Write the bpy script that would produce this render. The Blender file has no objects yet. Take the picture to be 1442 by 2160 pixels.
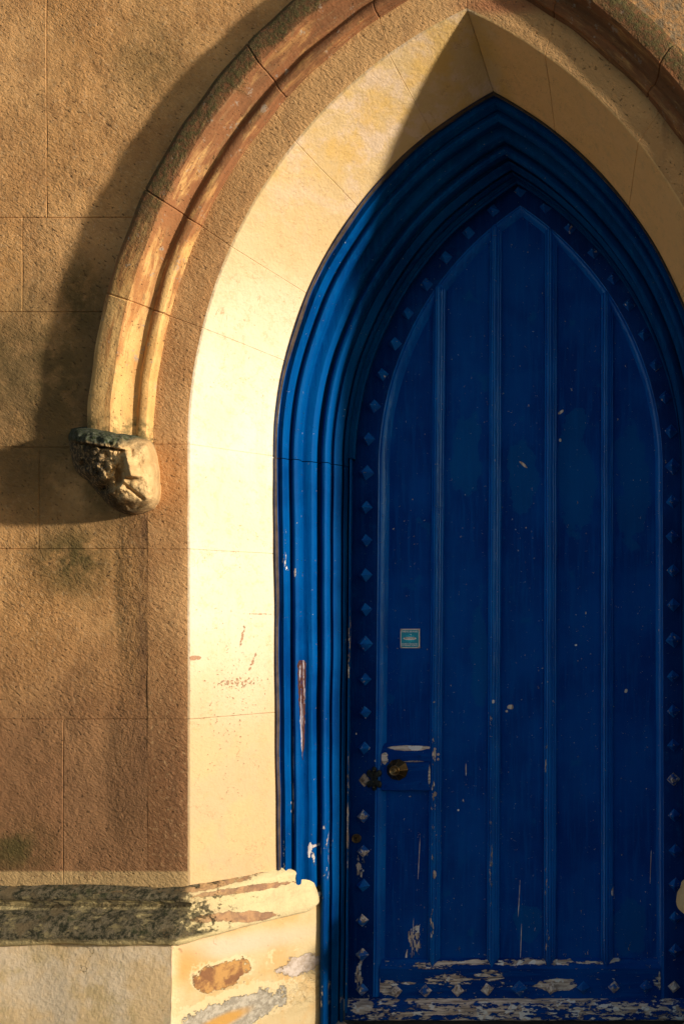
import bpy, bmesh, math, random
from mathutils import Vector, noise as mnoise
random.seed(7)
PI = math.pi
SC = bpy.context.scene

# ------------------------------------------------------------------ camera, sky, sun
# metres; x right along the wall, y into the wall (0 = wall face), z up (0 = bottom of the door leaf)
D, F, PX, PY = 3.4, 2210.0, 1800.0, 1310.0       # distance, focal length and foot of the view axis, measured on the 1442x2160 photograph
CX, CZ = 1.254, 1.486
ZS = CZ + 0.574                                   # springing line of the arches
cam = bpy.data.cameras.new('camera'); cam_o = bpy.data.objects.new('camera', cam)
SC.collection.objects.link(cam_o); SC.camera = cam_o
cam_o.location = (CX, -D, CZ); cam_o.rotation_euler = (PI/2, 0, 0)
cam.sensor_fit = 'HORIZONTAL'; cam.sensor_width = 36; cam.lens = F/1442*36
cam.shift_x = (721-PX)/1442; cam.shift_y = (PY-1080)/1442      # architectural shift lens
cam.clip_start = 0.05; cam.clip_end = 500

SUN = Vector((1, -0.278, 0.147)).normalized()
w = bpy.data.worlds.new('World'); SC.world = w; w.use_nodes = True
nt = w.node_tree; bg = nt.nodes['Background']
sky = nt.nodes.new('ShaderNodeTexSky'); sky.sky_type = 'NISHITA'; sky.sun_disc = False
sky.sun_elevation = math.asin(SUN.z); sky.sun_rotation = math.atan2(SUN.x, SUN.y)
sky.air_density = 1.0; sky.dust_density = 2.0; sky.ozone_density = 1.0
nt.links.new(sky.outputs[0], bg.inputs[0]); bg.inputs[1].default_value = 0.10
sl = bpy.data.lights.new('sun', 'SUN'); so = bpy.data.objects.new('sun', sl); SC.collection.objects.link(so)
sl.energy = 4.6; sl.angle = math.radians(2.6); sl.color = (1.0, 0.91, 0.77)
so.location = (10, -5, 5); so.rotation_euler = (-SUN).to_track_quat('-Z', 'Y').to_euler()
SC.view_settings.view_transform = 'Standard'; SC.view_settings.look = 'None'
SC.view_settings.exposure = 0.45; SC.view_settings.gamma = 1; SC.view_settings.use_curve_mapping = False

# ------------------------------------------------------------------ helpers
def W(px, py, d):
    return Vector((CX-(PX-px)*(D+d)/F, d, CZ-(py-PY)*(D+d)/F))
def XA(px, d): return CX-(PX-px)*(D+d)/F
def link(o): SC.collection.objects.link(o); return o
def tag(o, label=None, cat=None, group=None, kind=None):
    if label: o['label'] = label
    if cat: o['category'] = cat
    if group: o['group'] = group
    if kind: o['kind'] = kind
    return o
def empty(name, loc, label=None, cat=None, group=None):
    o = link(bpy.data.objects.new(name, None)); o.location = loc; o.empty_display_size = 0.1
    return tag(o, label, cat, group)
def mesh(name, verts, faces, mats, parent=None, fm=None, smooth=False, origin=None, sharp=None):
    o0 = Vector(origin) if origin is not None else Vector((0, 0, 0))
    me = bpy.data.meshes.new(name); me.from_pydata([tuple(Vector(v)-o0) for v in verts], [], faces)
    if not isinstance(mats, (list, tuple)): mats = [mats]
    for m in mats: me.materials.append(m)
    if fm: me.polygons.foreach_set('material_index', fm)
    if smooth: me.polygons.foreach_set('use_smooth', [True]*len(me.polygons))
    me.update()
    if smooth and sharp: me.set_sharp_from_angle(angle=math.radians(sharp))
    o = link(bpy.data.objects.new(name, me)); o.location = o0
    if parent: put(o, parent)
    return o
def put(o, parent):
    p = Vector(parent.location); q = parent.parent
    while q: p += Vector(q.location); q = q.parent
    o.parent = parent; o.location = Vector(o.location)-p
    return o
def wob(v, amp, fr, ay=1.0):
    n = mnoise.noise_vector(Vector(v)*fr)
    return Vector((v[0]+n.x*amp, v[1]+n.y*amp*ay, v[2]+n.z*amp))

def ring_pt(a, d, c, u, side, lean=0.0):
    """a half width, d depth, c centre offset; u<0: metres below springing; 0..1: share of the arc up to the apex."""
    if u < 0: x, z = -(a+lean*(-u)), ZS+u
    else:
        R = a+c; th = u*math.acos(c/R); x, z = c-R*math.cos(th), ZS+R*math.sin(th)
    return Vector((x if side < 0 else -x, d, z))
def sweep(prof, us, side, amp=0.0, fr=6.0):
    """prof: list of (a,d,c,lean[,m]); returns verts, faces, face profile index"""
    V = []; Fc = []; K = []
    n = len(prof)
    for u in us:
        for p in prof:
            v = ring_pt(p[0], p[1], p[2], u, side, p[3] if len(p) > 3 else 0)
            V.append(wob(v, amp, fr) if amp and p[1] < .9 else v)
    for i in range(len(us)-1):
        for j in range(n-1):
            q = [i*n+j, i*n+j+1, (i+1)*n+j+1, (i+1)*n+j]
            if side < 0: q.reverse()
            Fc.append(q); K.append(j)
    return V, Fc, K
def subd(u0, u1, step):
    n = max(1, int(math.ceil(abs(u1-u0)/step)))
    return [u0+(u1-u0)*i/n for i in range(n+1)]
def box(x0, x1, y0, y1, z0, z1, b=0.0):
    bm = bmesh.new(); bmesh.ops.create_cube(bm, size=1)
    for v in bm.verts:
        v.co = Vector((x0 if v.co.x < 0 else x1, y0 if v.co.y < 0 else y1, z0 if v.co.z < 0 else z1))
    if b: bmesh.ops.bevel(bm, geom=bm.edges[:], offset=b, segments=2, affect='EDGES', profile=.5)
    V = [v.co.copy() for v in bm.verts]; bm.verts.index_update()
    Fc = [[v.index for v in f.verts] for f in bm.faces]; bm.free()
    return V, Fc
def tube(pts, r, n=8):
    V = []; Fc = []
    for i, p in enumerate(pts):
        p = Vector(p); t = (Vector(pts[min(i+1, len(pts)-1)])-Vector(pts[max(i-1, 0)])).normalized()
        a = t.orthogonal().normalized() if i == 0 else (a - t*a.dot(t)).normalized()
        b = t.cross(a)
        for k in range(n):
            q = 2*PI*k/n; V.append(p+a*math.cos(q)*r+b*math.sin(q)*r)
    for i in range(len(pts)-1):
        for k in range(n): Fc.append([i*n+k, i*n+(k+1) % n, (i+1)*n+(k+1) % n, (i+1)*n+k])
    Fc += [list(range(n)), list(range((len(pts)-1)*n, len(pts)*n))]
    return V, Fc
def lathe(c, prof, n=32, facet=None):
    """turned about the y axis through c; prof: (radius, y offset)"""
    V = []; Fc = []
    for r, y in prof:
        for k in range(n):
            q = 2*PI*k/n; V.append(Vector(c)+Vector((r*math.cos(q), y, r*math.sin(q))))
    for i in range(len(prof)-1):
        for k in range(n): Fc.append([i*n+k, i*n+(k+1) % n, (i+1)*n+(k+1) % n, (i+1)*n+k])
    Fc.append(list(range((len(prof)-1)*n, len(prof)*n)))
    return V, Fc

# ------------------------------------------------------------------ materials
class NT:
    def __init__(s, name, rough=.8, spec=.3):
        s.m = bpy.data.materials.new(name); s.m.use_nodes = True; s.t = s.m.node_tree
        s.b = s.t.nodes['Principled BSDF']; s.b.inputs['Roughness'].default_value = rough
        s.b.inputs['Specular IOR Level'].default_value = spec
        if 'blue' in name: s.b.inputs['Specular Tint'].default_value = (.3, .6, 1, 1)
        g = s.t.nodes.new('ShaderNodeNewGeometry'); s.P = g.outputs['Position']; s.Nrm = g.outputs['Normal']
        x = s.t.nodes.new('ShaderNodeSeparateXYZ'); s.t.links.new(s.P, x.inputs[0])
        s.X, s.Y, s.Z = x.outputs
    def l(s, v, i):
        if hasattr(v, 'links') or isinstance(v, bpy.types.NodeSocket): s.t.links.new(v, i)
        else: i.default_value = v
    def math(s, op, a, b=0.0, c=0.0, clamp=False):
        n = s.t.nodes.new('ShaderNodeMath'); n.operation = op; n.use_clamp = clamp
        s.l(a, n.inputs[0]); s.l(b, n.inputs[1]); s.l(c, n.inputs[2]); return n.outputs[0]
    def add(s, a, b): return s.math('ADD', a, b)
    def mul(s, a, b): return s.math('MULTIPLY', a, b)
    def mx(s, a, b): return s.math('MAXIMUM', a, b)
    def rng(s, v, a, b, c=0.0, d=1.0, smooth=True):
        n = s.t.nodes.new('ShaderNodeMapRange'); n.interpolation_type = 'SMOOTHSTEP' if smooth else 'LINEAR'
        s.l(v, n.inputs[0])
        for i, k in zip((1, 2, 3, 4), (a, b, c, d)): s.l(k, n.inputs[i])
        return n.outputs[0]
    def vec(s, scale=(1, 1, 1), rot=(0, 0, 0), off=(0, 0, 0)):
        n = s.t.nodes.new('ShaderNodeMapping'); s.t.links.new(s.P, n.inputs[0])
        n.inputs['Scale'].default_value = scale; n.inputs['Rotation'].default_value = rot; n.inputs['Location'].default_value = off
        return n.outputs[0]
    def vec2(s, deg, scale):
        a = s.t.nodes.new('ShaderNodeMapping'); s.t.links.new(s.P, a.inputs[0]); a.inputs['Rotation'].default_value = (0, math.radians(deg), 0)
        b = s.t.nodes.new('ShaderNodeMapping'); s.t.links.new(a.outputs[0], b.inputs[0]); b.inputs['Scale'].default_value = scale
        return b.outputs[0]
    def noise(s, scale, detail=3, rough=.55, vec=None, dist=0.0):
        n = s.t.nodes.new('ShaderNodeTexNoise'); s.t.links.new(vec or s.P, n.inputs['Vector'])
        n.inputs['Scale'].default_value = scale; n.inputs['Detail'].default_value = detail
        n.inputs['Roughness'].default_value = rough; n.inputs['Distortion'].default_value = dist
        return n.outputs[0]
    def voro(s, scale, vec=None, feat='F1'):
        n = s.t.nodes.new('ShaderNodeTexVoronoi'); s.t.links.new(vec or s.P, n.inputs['Vector'])
        n.feature = feat; n.inputs['Scale'].default_value = scale; return n.outputs['Distance']
    def mix(s, f, a, b, mode='MIX'):
        n = s.t.nodes.new('ShaderNodeMix'); n.data_type = 'RGBA'; n.blend_type = mode
        s.l(f, n.inputs[0])
        s.l(a if not isinstance(a, tuple) else (*a, 1), n.inputs[6]); s.l(b if not isinstance(b, tuple) else (*b, 1), n.inputs[7])
        return n.outputs[2]
    def ell(s, px, py, rx, ry, d=0.0, soft=.6, ang=0.0):
        """soft ellipse mask at a place on the wall: 1 in the middle, 0 outside (world x,z)"""
        c = W(px, py, d); k = (D+d)/F
        n = s.t.nodes.new('ShaderNodeMapping'); s.t.links.new(s.P, n.inputs[0]); n.vector_type = 'TEXTURE'
        n.inputs['Location'].default_value = (c.x, 0, c.z); n.inputs['Rotation'].default_value = (0, math.radians(ang), 0)
        n.inputs['Scale'].default_value = (rx*k, 1e5, ry*k)
        q = s.t.nodes.new('ShaderNodeVectorMath'); q.operation = 'LENGTH'; s.t.links.new(n.outputs[0], q.inputs[0])
        return s.rng(q.outputs['Value'], 1.0, 1.0-soft)
    def union(s, lst):
        r = lst[0]
        for e in lst[1:]: r = s.mx(r, e)
        return r
    def bump(s, h, strength=1.0, dist=.004, prev=None):
        n = s.t.nodes.new('ShaderNodeBump'); s.l(h, n.inputs['Height']); n.inputs['Strength'].default_value = strength
        n.inputs['Distance'].default_value = dist
        if prev: s.t.links.new(prev, n.inputs['Normal'])
        return n.outputs[0]
    def out(s, col=None, nrm=None, rough=None, metal=None):
        if col is not None: s.l(col if not isinstance(col, tuple) else (*col, 1), s.b.inputs['Base Color'])
        if nrm is not None: s.t.links.new(nrm, s.b.inputs['Normal'])
        if rough is not None: s.l(rough, s.b.inputs['Roughness'])
        if metal is not None: s.l(metal, s.b.inputs['Metallic'])
        return s.m

def zpy(py, d=0.0): return CZ-(py-PY)*(D+d)/F
def grain(n, amt=1.0):
    """pebbly painted render: diagonal worm-like grain plus pits"""
    v = n.vec2(-33, (.60, 1, 1.0))
    g = n.noise(140, 4, .68, v, .3); g2 = n.noise(60, 3, .6, v); pit = n.rng(n.noise(120, 2, .5, v), .36, .29)
    lo = n.noise(7, 3, .5)
    h = n.add(n.add(n.mul(g, 1.0), n.mul(g2, .9)), n.mul(pit, -.8))
    return n.add(h, n.mul(lo, 1.2)), g, pit

def mat_wall():
    n = NT('ochre_render', .9, .15)
    h, g, pit = grain(n)
    col = n.mix(n.rng(n.noise(2.6, 4, .6), .35, .68), (.57, .295, .11), (.72, .405, .165))
    col = n.mix(n.mul(n.rng(n.noise(8, 6, .72), .44, .66), .55), col, (.38, .19, .075))
    sp = n.rng(n.noise(34, 5, .78, n.vec(off=(4, 4, 4))), .54, .66); col = n.mix(n.mul(sp, .45), col, (.27, .135, .06))
    col = n.mix(n.mul(n.rng(n.noise(60, 3, .7), .52, .70), .45), col, (.74, .50, .27))
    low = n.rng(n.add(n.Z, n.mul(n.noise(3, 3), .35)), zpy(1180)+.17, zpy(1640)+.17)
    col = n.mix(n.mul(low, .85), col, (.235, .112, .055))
    mossy = n.union([n.ell(100, 800, 190, 260, soft=.9), n.ell(150, 1180, 150, 140, soft=.9), n.ell(215, 930, 110, 330, soft=.9), n.ell(30, 1790, 120, 90, soft=.9), n.ell(25, 790, 130, 230, soft=.9), n.ell(170, 640, 90, 160, soft=.9), n.mul(n.ell(100, 850, 280, 420, soft=.9), .8), n.mul(n.ell(330, 130, 130, 150, soft=.9), .6)])  # moss stains, which also paint in the wider hood shadow at left
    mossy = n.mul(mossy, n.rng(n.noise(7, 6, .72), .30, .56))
    oi = n.t.nodes.new('ShaderNodeObjectInfo').outputs['Random']; col = n.mix(n.mul(oi, .28), col, (.42, .24, .12))
    col = n.mix(n.mul(mossy, .92), col, (.095, .075, .026))  # moss, with the wider hood shadow painted in
    stain_shade = n.mul(n.mx(n.ell(40, 850, 190, 330, soft=.9), n.ell(215, 800, 110, 330, soft=.9)), n.rng(n.noise(11, 6, .75, n.vec(scale=(1, 1, .5))), .30, .52)); col = n.mix(n.mul(stain_shade, .72), col, (.20, .125, .055))  # brown stain painted to extend the hood shadow and hide the carving's shadow edge
    streak = n.mul(n.ell(300, 1200, 60, 640, soft=.8), n.rng(n.noise(14, 4, .7, n.vec(scale=(1, 1, .25))), .42, .68))
    col = n.mix(n.mul(streak, .75), col, (.15, .08, .045))
    # upper right corner: weathered grey lichen
    gr = n.mul(n.rng(n.X, .30, .50), n.rng(n.noise(22, 5, .7), .42, .60))
    col = n.mix(n.mul(gr, .8), col, (.22, .19, .13))
    strip = n.rng(n.Z, zpy(1835), zpy(1842)); strip = n.mul(strip, n.rng(n.noise(25, 3), .2, .45))
    col = n.mix(n.mul(strip, .9), col, (.56, .37, .17))
    damp = n.rng(n.add(n.Z, n.mul(n.noise(18, 3), .03)), zpy(1858), zpy(1872))
    col = n.mix(n.mul(damp, .6), col, (.17, .13, .04))
    col = n.mix(n.mul(pit, .7), col, (.12, .07, .035))
    rough_zone = n.union([n.ell(300, 1250, 60, 300, soft=.8), n.mul(n.ell(290, 1640, 70, 260, soft=.8), .7)])
    h = n.mul(h, n.rng(n.noise(3.2, 3, .6, n.vec(off=(8, 8, 8))), .35, .65, .45, 1.15))
    h2 = n.add(h, n.mul(n.mul(rough_zone, n.noise(38, 5, .75)), 6.5))
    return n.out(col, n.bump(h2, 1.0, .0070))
def mat_band():
    n = NT('brown_stucco_band', .9, .15)
    h, g, pit = grain(n)
    col = n.mix(n.rng(n.noise(4, 4, .6), .35, .68), (.46, .235, .095), (.60, .335, .145))
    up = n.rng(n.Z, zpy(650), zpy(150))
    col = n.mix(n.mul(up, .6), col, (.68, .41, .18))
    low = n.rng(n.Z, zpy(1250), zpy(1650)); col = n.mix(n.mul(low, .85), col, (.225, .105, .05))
    col = n.mix(n.mul(n.rng(n.noise(13, 4, .7, n.vec(scale=(1, 1, .3))), .5, .75), .5), col, (.24, .12, .06))
    col = n.mix(n.mul(n.rng(n.noise(60, 3, .7), .52, .70), .35), col, (.72, .47, .23))
    red = n.ell(1060, 10, 150, 30, soft=.8); col = n.mix(n.mul(red, .7), col, (.36, .12, .06))
    strip = n.rng(n.Z, zpy(1835), zpy(1842)); col = n.mix(n.mul(strip, .9), col, (.56, .37, .17))
    col = n.mix(n.mul(pit, .6), col, (.12, .07, .035))
    return n.out(col, n.bump(h, 1.0, .0062))
def mat_reveal():
    n = NT('cream_painted_reveal', .75, .25)
    h = n.add(n.mul(n.noise(110, 3, .6), .6), n.mul(n.noise(20, 4, .55), 1.1))
    col = n.mix(n.rng(n.noise(3.5, 5, .6), .36, .66), (.70, .58, .395), (.74, .635, .48))
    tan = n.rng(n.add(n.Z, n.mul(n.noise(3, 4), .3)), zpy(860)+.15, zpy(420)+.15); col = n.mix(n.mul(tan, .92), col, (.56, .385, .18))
    up = n.mul(n.rng(n.Z, zpy(560), zpy(250)), n.rng(n.noise(9, 6, .72, None, .5), .46, .6))
    col = n.mix(n.mul(up, .75), col, (.62, .46, .33))
    gold = n.mul(n.rng(n.Z, zpy(520), zpy(250)), n.rng(n.noise(6, 4, .6, n.vec(off=(3, 1, 8))), .47, .62))
    col = n.mix(n.mul(gold, .7), col, (.60, .37, .10))
    right = n.rng(n.X, .02, .12); col = n.mix(n.mul(right, .9), col, (.76, .45, .18))  # ambient light on the right face put into a lighter, warmer colour
    grime_dim = n.rng(n.add(n.Z, n.mul(n.noise(4, 4), .3)), zpy(1150)+.15, zpy(1620)+.15)
    col = n.mix(n.mul(grime_dim, .9), col, (.50, .345, .18))  # grime, also painting the sun's dimming towards the foot into the colour
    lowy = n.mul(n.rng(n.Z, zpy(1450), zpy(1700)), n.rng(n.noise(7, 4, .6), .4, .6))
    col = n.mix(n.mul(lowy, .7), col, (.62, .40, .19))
    blot = n.mul(n.rng(n.Z, zpy(1250), zpy(1550)), n.rng(n.noise(30, 5, .75), .56, .70))
    col = n.mix(n.mul(blot, .5), col, (.45, .32, .17))
    fs = n.rng(n.noise(32, 7, .82), .50, .64); col = n.mix(n.mul(fs, .38), col, (.50, .33, .15))
    run = n.rng(n.noise(16, 4, .7, n.vec(scale=(1, 1, .12))), .52, .70); col = n.mix(n.mul(run, .22), col, (.50, .34, .16))
    ck = n.mul(n.rng(n.math('ABSOLUTE', n.add(n.noise(4.5, 6, .62, n.vec(off=(2, 6, 1)), .3), -.5)), .0045, 0), n.rng(n.noise(4, 3, .5, n.vec(off=(7, 1, 7))), .50, .60)); col = n.mix(n.mul(ck, .6), col, (.34, .20, .09))
    specks = n.union([n.mul(n.ell(490, 1442, 62, 26, .1, .9), .52), n.mul(n.ell(493, 1345, 3.5, 55, .1, .9, 6), .72), n.mul(n.ell(504, 1400, 3.5, 42, .1, .9, 12), .72), n.mul(n.ell(510, 1295, 40, 2.5, .1, .9), .66), n.mul(n.ell(533, 1290, 2.5, 36, .1, .9), .66), n.mul(n.ell(542, 1290, 2.5, 22, .1, .9, -40), .6), n.mul(n.ell(480, 1480, 90, 500, .1, .9), .30), n.mul(n.ell(413, 1388, 8, 6, .02, .3), .8)])
    ch = n.rng(n.add(specks, n.mul(n.noise(110, 3, .7), 1.9)), 1.52, 1.58)
    col = n.mix(n.mul(ch, .85), col, (.33, .16, .08))
    pits = n.rng(n.noise(75, 2, .5, n.vec(off=(5, 2, 1))), .30, .26)
    col = n.mix(n.mul(pits, .5), col, (.35, .2, .09))
    rust = n.mul(n.rng(n.Y, .240, .256), n.mul(n.rng(n.noise(12, 4, .7), .44, .56), n.rng(n.Z, ZS+.1, ZS+.5)))
    col = n.mix(n.mul(rust, .9), col, (.42, .16, .03))
    h = n.add(h, n.mul(ch, -1.0))
    return n.out(col, n.bump(h, 1.0, .0042))
def mat_hood():
    n = NT('weathered_hood_stone', .85, .2)
    sv = n.vec(scale=(1, 1, 1))
    col = n.mix(n.rng(n.noise(5, 4, .6), .36, .66), (.58, .32, .11), (.68, .42, .165))
    # rusty bands where water runs down the hollow
    up = n.rng(n.Z, zpy(900), zpy(330))
    ax0 = n.math('ABSOLUTE', n.X); dx0 = n.add(ax0, .654); dz0 = n.mx(n.add(n.Z, -ZS), -1.0)
    rr0 = n.math('SQRT', n.add(n.mul(dx0, dx0), n.mul(dz0, dz0))); an0 = n.math('ARCTAN2', dz0, dx0)
    cb = n.t.nodes.new('ShaderNodeCombineXYZ'); n.l(n.mul(rr0, 2.6), cb.inputs[0]); n.l(n.mul(n.Y, 2.0), cb.inputs[1]); n.l(n.mul(an0, .62), cb.inputs[2])
    rustn = n.noise(11, 6, .68, cb.outputs[0], .5)
    fine = n.noise(34, 6, .75, cb.outputs[0])
    rust = n.rng(n.add(n.add(rustn, n.mul(n.add(fine, -.5), .35)), n.mul(up, .22)), .50, .70)
    col = n.mix(n.mul(rust, .90), col, n.mix(up, (.42, .18, .055), (.22, .080, .035)))
    top_dark = n.mul(n.rng(n.Z, zpy(430), zpy(150)), n.rng(n.noise(9, 5, .7, cb.outputs[0]), .34, .6)); col = n.mix(n.mul(top_dark, .7), col, (.14, .065, .03))  # darker brown towards the top of the hood
    grey = n.mul(n.rng(n.noise(30, 5, .7, n.vec(off=(2, 0, 4))), .60, .66), n.rng(n.Z, ZS, ZS+.3))
    col = n.mix(n.mul(grey, .7), col, (.33, .27, .21))
    # lichen on the outer edge (radius from the arch centres)
    ax = n.math('ABSOLUTE', n.X); dx = n.add(ax, .654); dz = n.add(n.Z, -ZS)
    rr = n.math('SQRT', n.add(n.mul(dx, dx), n.mul(dz, dz)))
    edge = n.mul(n.rng(n.add(rr, n.mul(n.noise(15, 4, .6), .07)), 1.795, 1.820), n.rng(n.Z, zpy(640), zpy(380)))
    edge = n.mul(edge, n.rng(n.noise(45, 5, .75), .35, .60))
    col = n.mix(n.mul(edge, .93), col, (.10, .085, .03))
    low = n.mul(n.rng(n.Z, zpy(870), zpy(905)), n.rng(n.noise(30, 4, .7), .40, .60))
    col = n.mix(n.mul(low, .8), col, (.10, .09, .035))
    col = n.mix(n.mul(n.rng(fine, .52, .66), .4), col, (.30, .19, .09))
    pit = n.rng(n.noise(130, 2, .5), .34, .27)
    col = n.mix(n.mul(pit, .7), col, (.12, .07, .03))
    dk = n.rng(n.noise(55, 4, .75, n.vec(scale=(1, 1, .6))), .60, .68); col = n.mix(n.mul(dk, .5), col, (.20, .13, .06))
    h = n.add(n.add(n.noise(14, 4, .6), n.mul(n.noise(120, 3, .6), .3)), n.mul(pit, -.4))
    h = n.add(h, n.mul(edge, n.mul(n.noise(60, 4, .7), 1.6)))
    return n.out(col, n.bump(h, 1.0, .006))
def mat_corbel():
    n = NT('lichen_covered_carving', .85, .2)
    col = n.mix(n.rng(n.noise(12, 5, .65), .36, .66), (.50, .32, .14), (.68, .46, .22))
    left = n.rng(n.add(n.X, n.mul(n.noise(22, 4, .6), .10)), XA(285, -.08)+.05, XA(245, -.08)+.05)
    spots = n.rng(n.noise(75, 4, .8), .36, .56)
    dark = n.mul(left, spots)
    col = n.mix(n.mul(dark, .93), col, (.05, .045, .035))
    hat = n.rng(n.add(n.add(n.Z, n.mul(n.X, .16)), n.mul(n.noise(30, 3), .012)), W(200, 940, -.1).z+.16*XA(200, -.1)+.006, W(200, 932, -.1).z+.16*XA(200, -.1)+.006)
    hat = n.mul(hat, n.rng(n.X, XA(300, -.1), XA(262, -.1)))
    hc = n.mix(n.rng(n.noise(70, 4, .75), .40, .60), (.045, .06, .022), (.13, .14, .10))
    col = n.mix(hat, col, hc)
    chin = n.mul(n.ell(265, 1068, 75, 34, -.08, .8), n.rng(n.noise(50, 4, .75), .36, .55)); col = n.mix(n.mul(chin, .75), col, (.07, .05, .03))
    h = n.add(n.mul(n.noise(45, 5, .7), 1.0), n.mul(n.mul(dark, n.noise(110, 4, .7)), 1.5))
    return n.out(col, n.bump(h, 1.0, .010))
def mat_string():
    n = NT('string_course_paint', .85, .2)
    cream = n.mix(n.rng(n.noise(12, 4, .65), .4, .7), (.68, .56, .31), (.62, .47, .26))
    wood = n.mix(n.rng(n.noise(30, 4, .6), .4, .6), (.30, .17, .10), (.46, .26, .13))
    peel = n.union([n.ell(550, 1918, 55, 15, .2, .7, 25), n.ell(520, 1905, 40, 11, .2, .7, 12), n.ell(540, 1865, 90, 12, .2, .8, 10), n.ell(363, 1963, 25, 14, -.05, .7, 15)])
    top = n.mul(n.rng(n.Z, .600, .612), n.rng(n.X, -.70, -.84))
    pk = n.rng(n.add(n.mx(peel, n.mul(top, .75)), n.mul(n.noise(28, 6, .75), 1.8)), 1.42, 1.46)
    col = n.mix(pk, cream, wood)
    mossn = n.noise(24, 7, .78, n.vec(scale=(.55, 1, 1)))
    lm = n.rng(n.add(n.X, n.mul(n.noise(12, 6, .75), .30)), -.76+.15, -.93+.15)
    gate = n.rng(n.add(mossn, n.mul(lm, .25)), .62, .74)
    hol = n.mul(n.rng(n.Z, .552, .558), n.rng(n.Z, .590, .584))      # the hollow stays yellower
    brk = n.rng(n.noise(24, 6, .75, n.vec(off=(9, 1, 1))), .40, .60); gate = n.mul(gate, n.rng(n.mul(hol, brk), 0, 1, 1, .0)); gate = n.mul(gate, n.rng(n.add(n.Z, n.mul(n.noise(14, 5, .7), .03)), .484, .498))
    mc = n.mix(n.rng(n.noise(55, 5, .8), .42, .60), (.045, .045, .024), (.30, .24, .145))
    mc = n.mix(n.mul(n.rng(n.noise(19, 4, .6), .56, .68), .5), mc, (.07, .085, .03)); mc = n.mix(n.rng(n.noise(8, 5, .7, n.vec(off=(3, 3, 3))), .54, .62), mc, (.26, .19, .10))
    col = n.mix(gate, col, mc)
    bare = n.mul(lm, .85); col = n.mix(n.mul(n.mul(bare, n.math('SUBTRACT', 1.0, gate)), .7), col, (.40, .30, .12))
    h = n.add(n.add(n.noise(16, 4, .6), n.mul(n.noise(90, 4, .7), .4)), n.mul(n.add(gate, pk), -.35))
    h = n.add(h, n.mul(gate, n.mul(n.noise(48, 6, .8), 2.6)))
    return n.out(col, n.bump(h, 1.0, .012))
def mat_plinth():
    n = NT('peeling_plinth_paint', .8, .2)
    side = n.rng(n.X, -.93, -.90)
    a = n.mix(n.rng(n.noise(8, 5, .65), .40, .62), (.84, .60, .33), (.84, .66, .45))
    a = n.mix(n.mul(n.rng(n.noise(9, 6, .72, n.vec(off=(1, 5, 2))), .48, .64), .6), a, (.62, .46, .22))
    b = n.mix(n.rng(n.noise(7, 5, .6, n.vec(off=(4, 5, 2))), .38, .62), (.60, .46, .25), (.60, .38, .16))
    b = n.mix(n.mul(n.ell(500, 1985, 140, 35, .15, .8, 14), .7), b, (.66, .50, .38))
    b = n.mix(n.mul(n.ell(390, 2030, 45, 60, 0, .7), .8), b, (.62, .31, .09))
    col = n.mix(side, a, b)
    wv = n.mul(n.add(n.noise(20, 6, .75), -.5), 2.6)
    def pk(*e):
        q = n.ell(*e); return n.mul(n.rng(n.add(q, wv), .30, .34), n.rng(q, 0, .04))
    P1 = pk(476, 2054, 38, 40, .1, .8, -20); P2 = pk(490, 2142, 72, 46, .1, .7, -4); P3 = pk(627, 2040, 31, 29, .3, .8)
    halo = n.mul(n.ell(490, 2100, 120, 110, .1, .3), n.mx(n.rng(n.add(n.ell(476, 2050, 44, 46, .1, .8, -20), wv), .22, .30), n.rng(n.add(n.ell(492, 2134, 94, 60, .1, .7), wv), .22, .30)))
    col = n.mix(n.mul(halo, .6), col, (.74, .60, .36))
    col = n.mix(P1, col, n.mix(n.rng(n.noise(16, 4, .7), .42, .58), (.50, .27, .09), (.24, .11, .05)))
    gs = n.mix(n.rng(n.noise(50, 4, .75), .40, .62), (.30, .26, .20), (.50, .44, .35))
    gs = n.mix(n.ell(475, 2150, 40, 18, .1, .6, -15), gs, (.55, .30, .08))
    col = n.mix(P2, col, gs); col = n.mix(P3, col, n.mix(n.rng(n.noise(60, 4, .7), .4, .6), (.46, .36, .28), (.60, .50, .43)))
    top_brown = n.mul(n.rng(n.add(n.Z, n.mul(n.noise(20, 4), .03)), .462, .476), .8); col = n.mix(n.mul(top_brown, n.rng(n.noise(30, 4, .7), .35, .6)), col, (.24, .12, .05))  # darker brown along the plinth's top edge
    cr = n.mul(n.rng(n.math('ABSOLUTE', n.add(n.noise(6, 5, .6, None, .4), -.5)), .006, .0), n.rng(n.noise(5, 3, .5, n.vec(off=(7, 7, 7))), .50, .60)); col = n.mix(n.mul(cr, .5), col, (.25, .15, .07))
    pits = n.rng(n.noise(85, 2, .5), .30, .25); col = n.mix(n.mul(pits, .35), col, (.25, .15, .08))
    h = n.add(n.add(n.mul(n.noise(7, 4, .55), .7), n.mul(n.noise(70, 4, .65), .4)), n.add(n.mul(n.mx(P1, n.mx(P2, P3)), -2.2), n.mul(cr, -.4)))
    h = n.add(h, n.mul(n.mul(n.ell(640, 2090, 75, 60, .3, .8), n.noise(22, 3, .6, None, 1.0)), 4.0))
    return n.out(col, n.bump(h, 1.0, .007))

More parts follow.
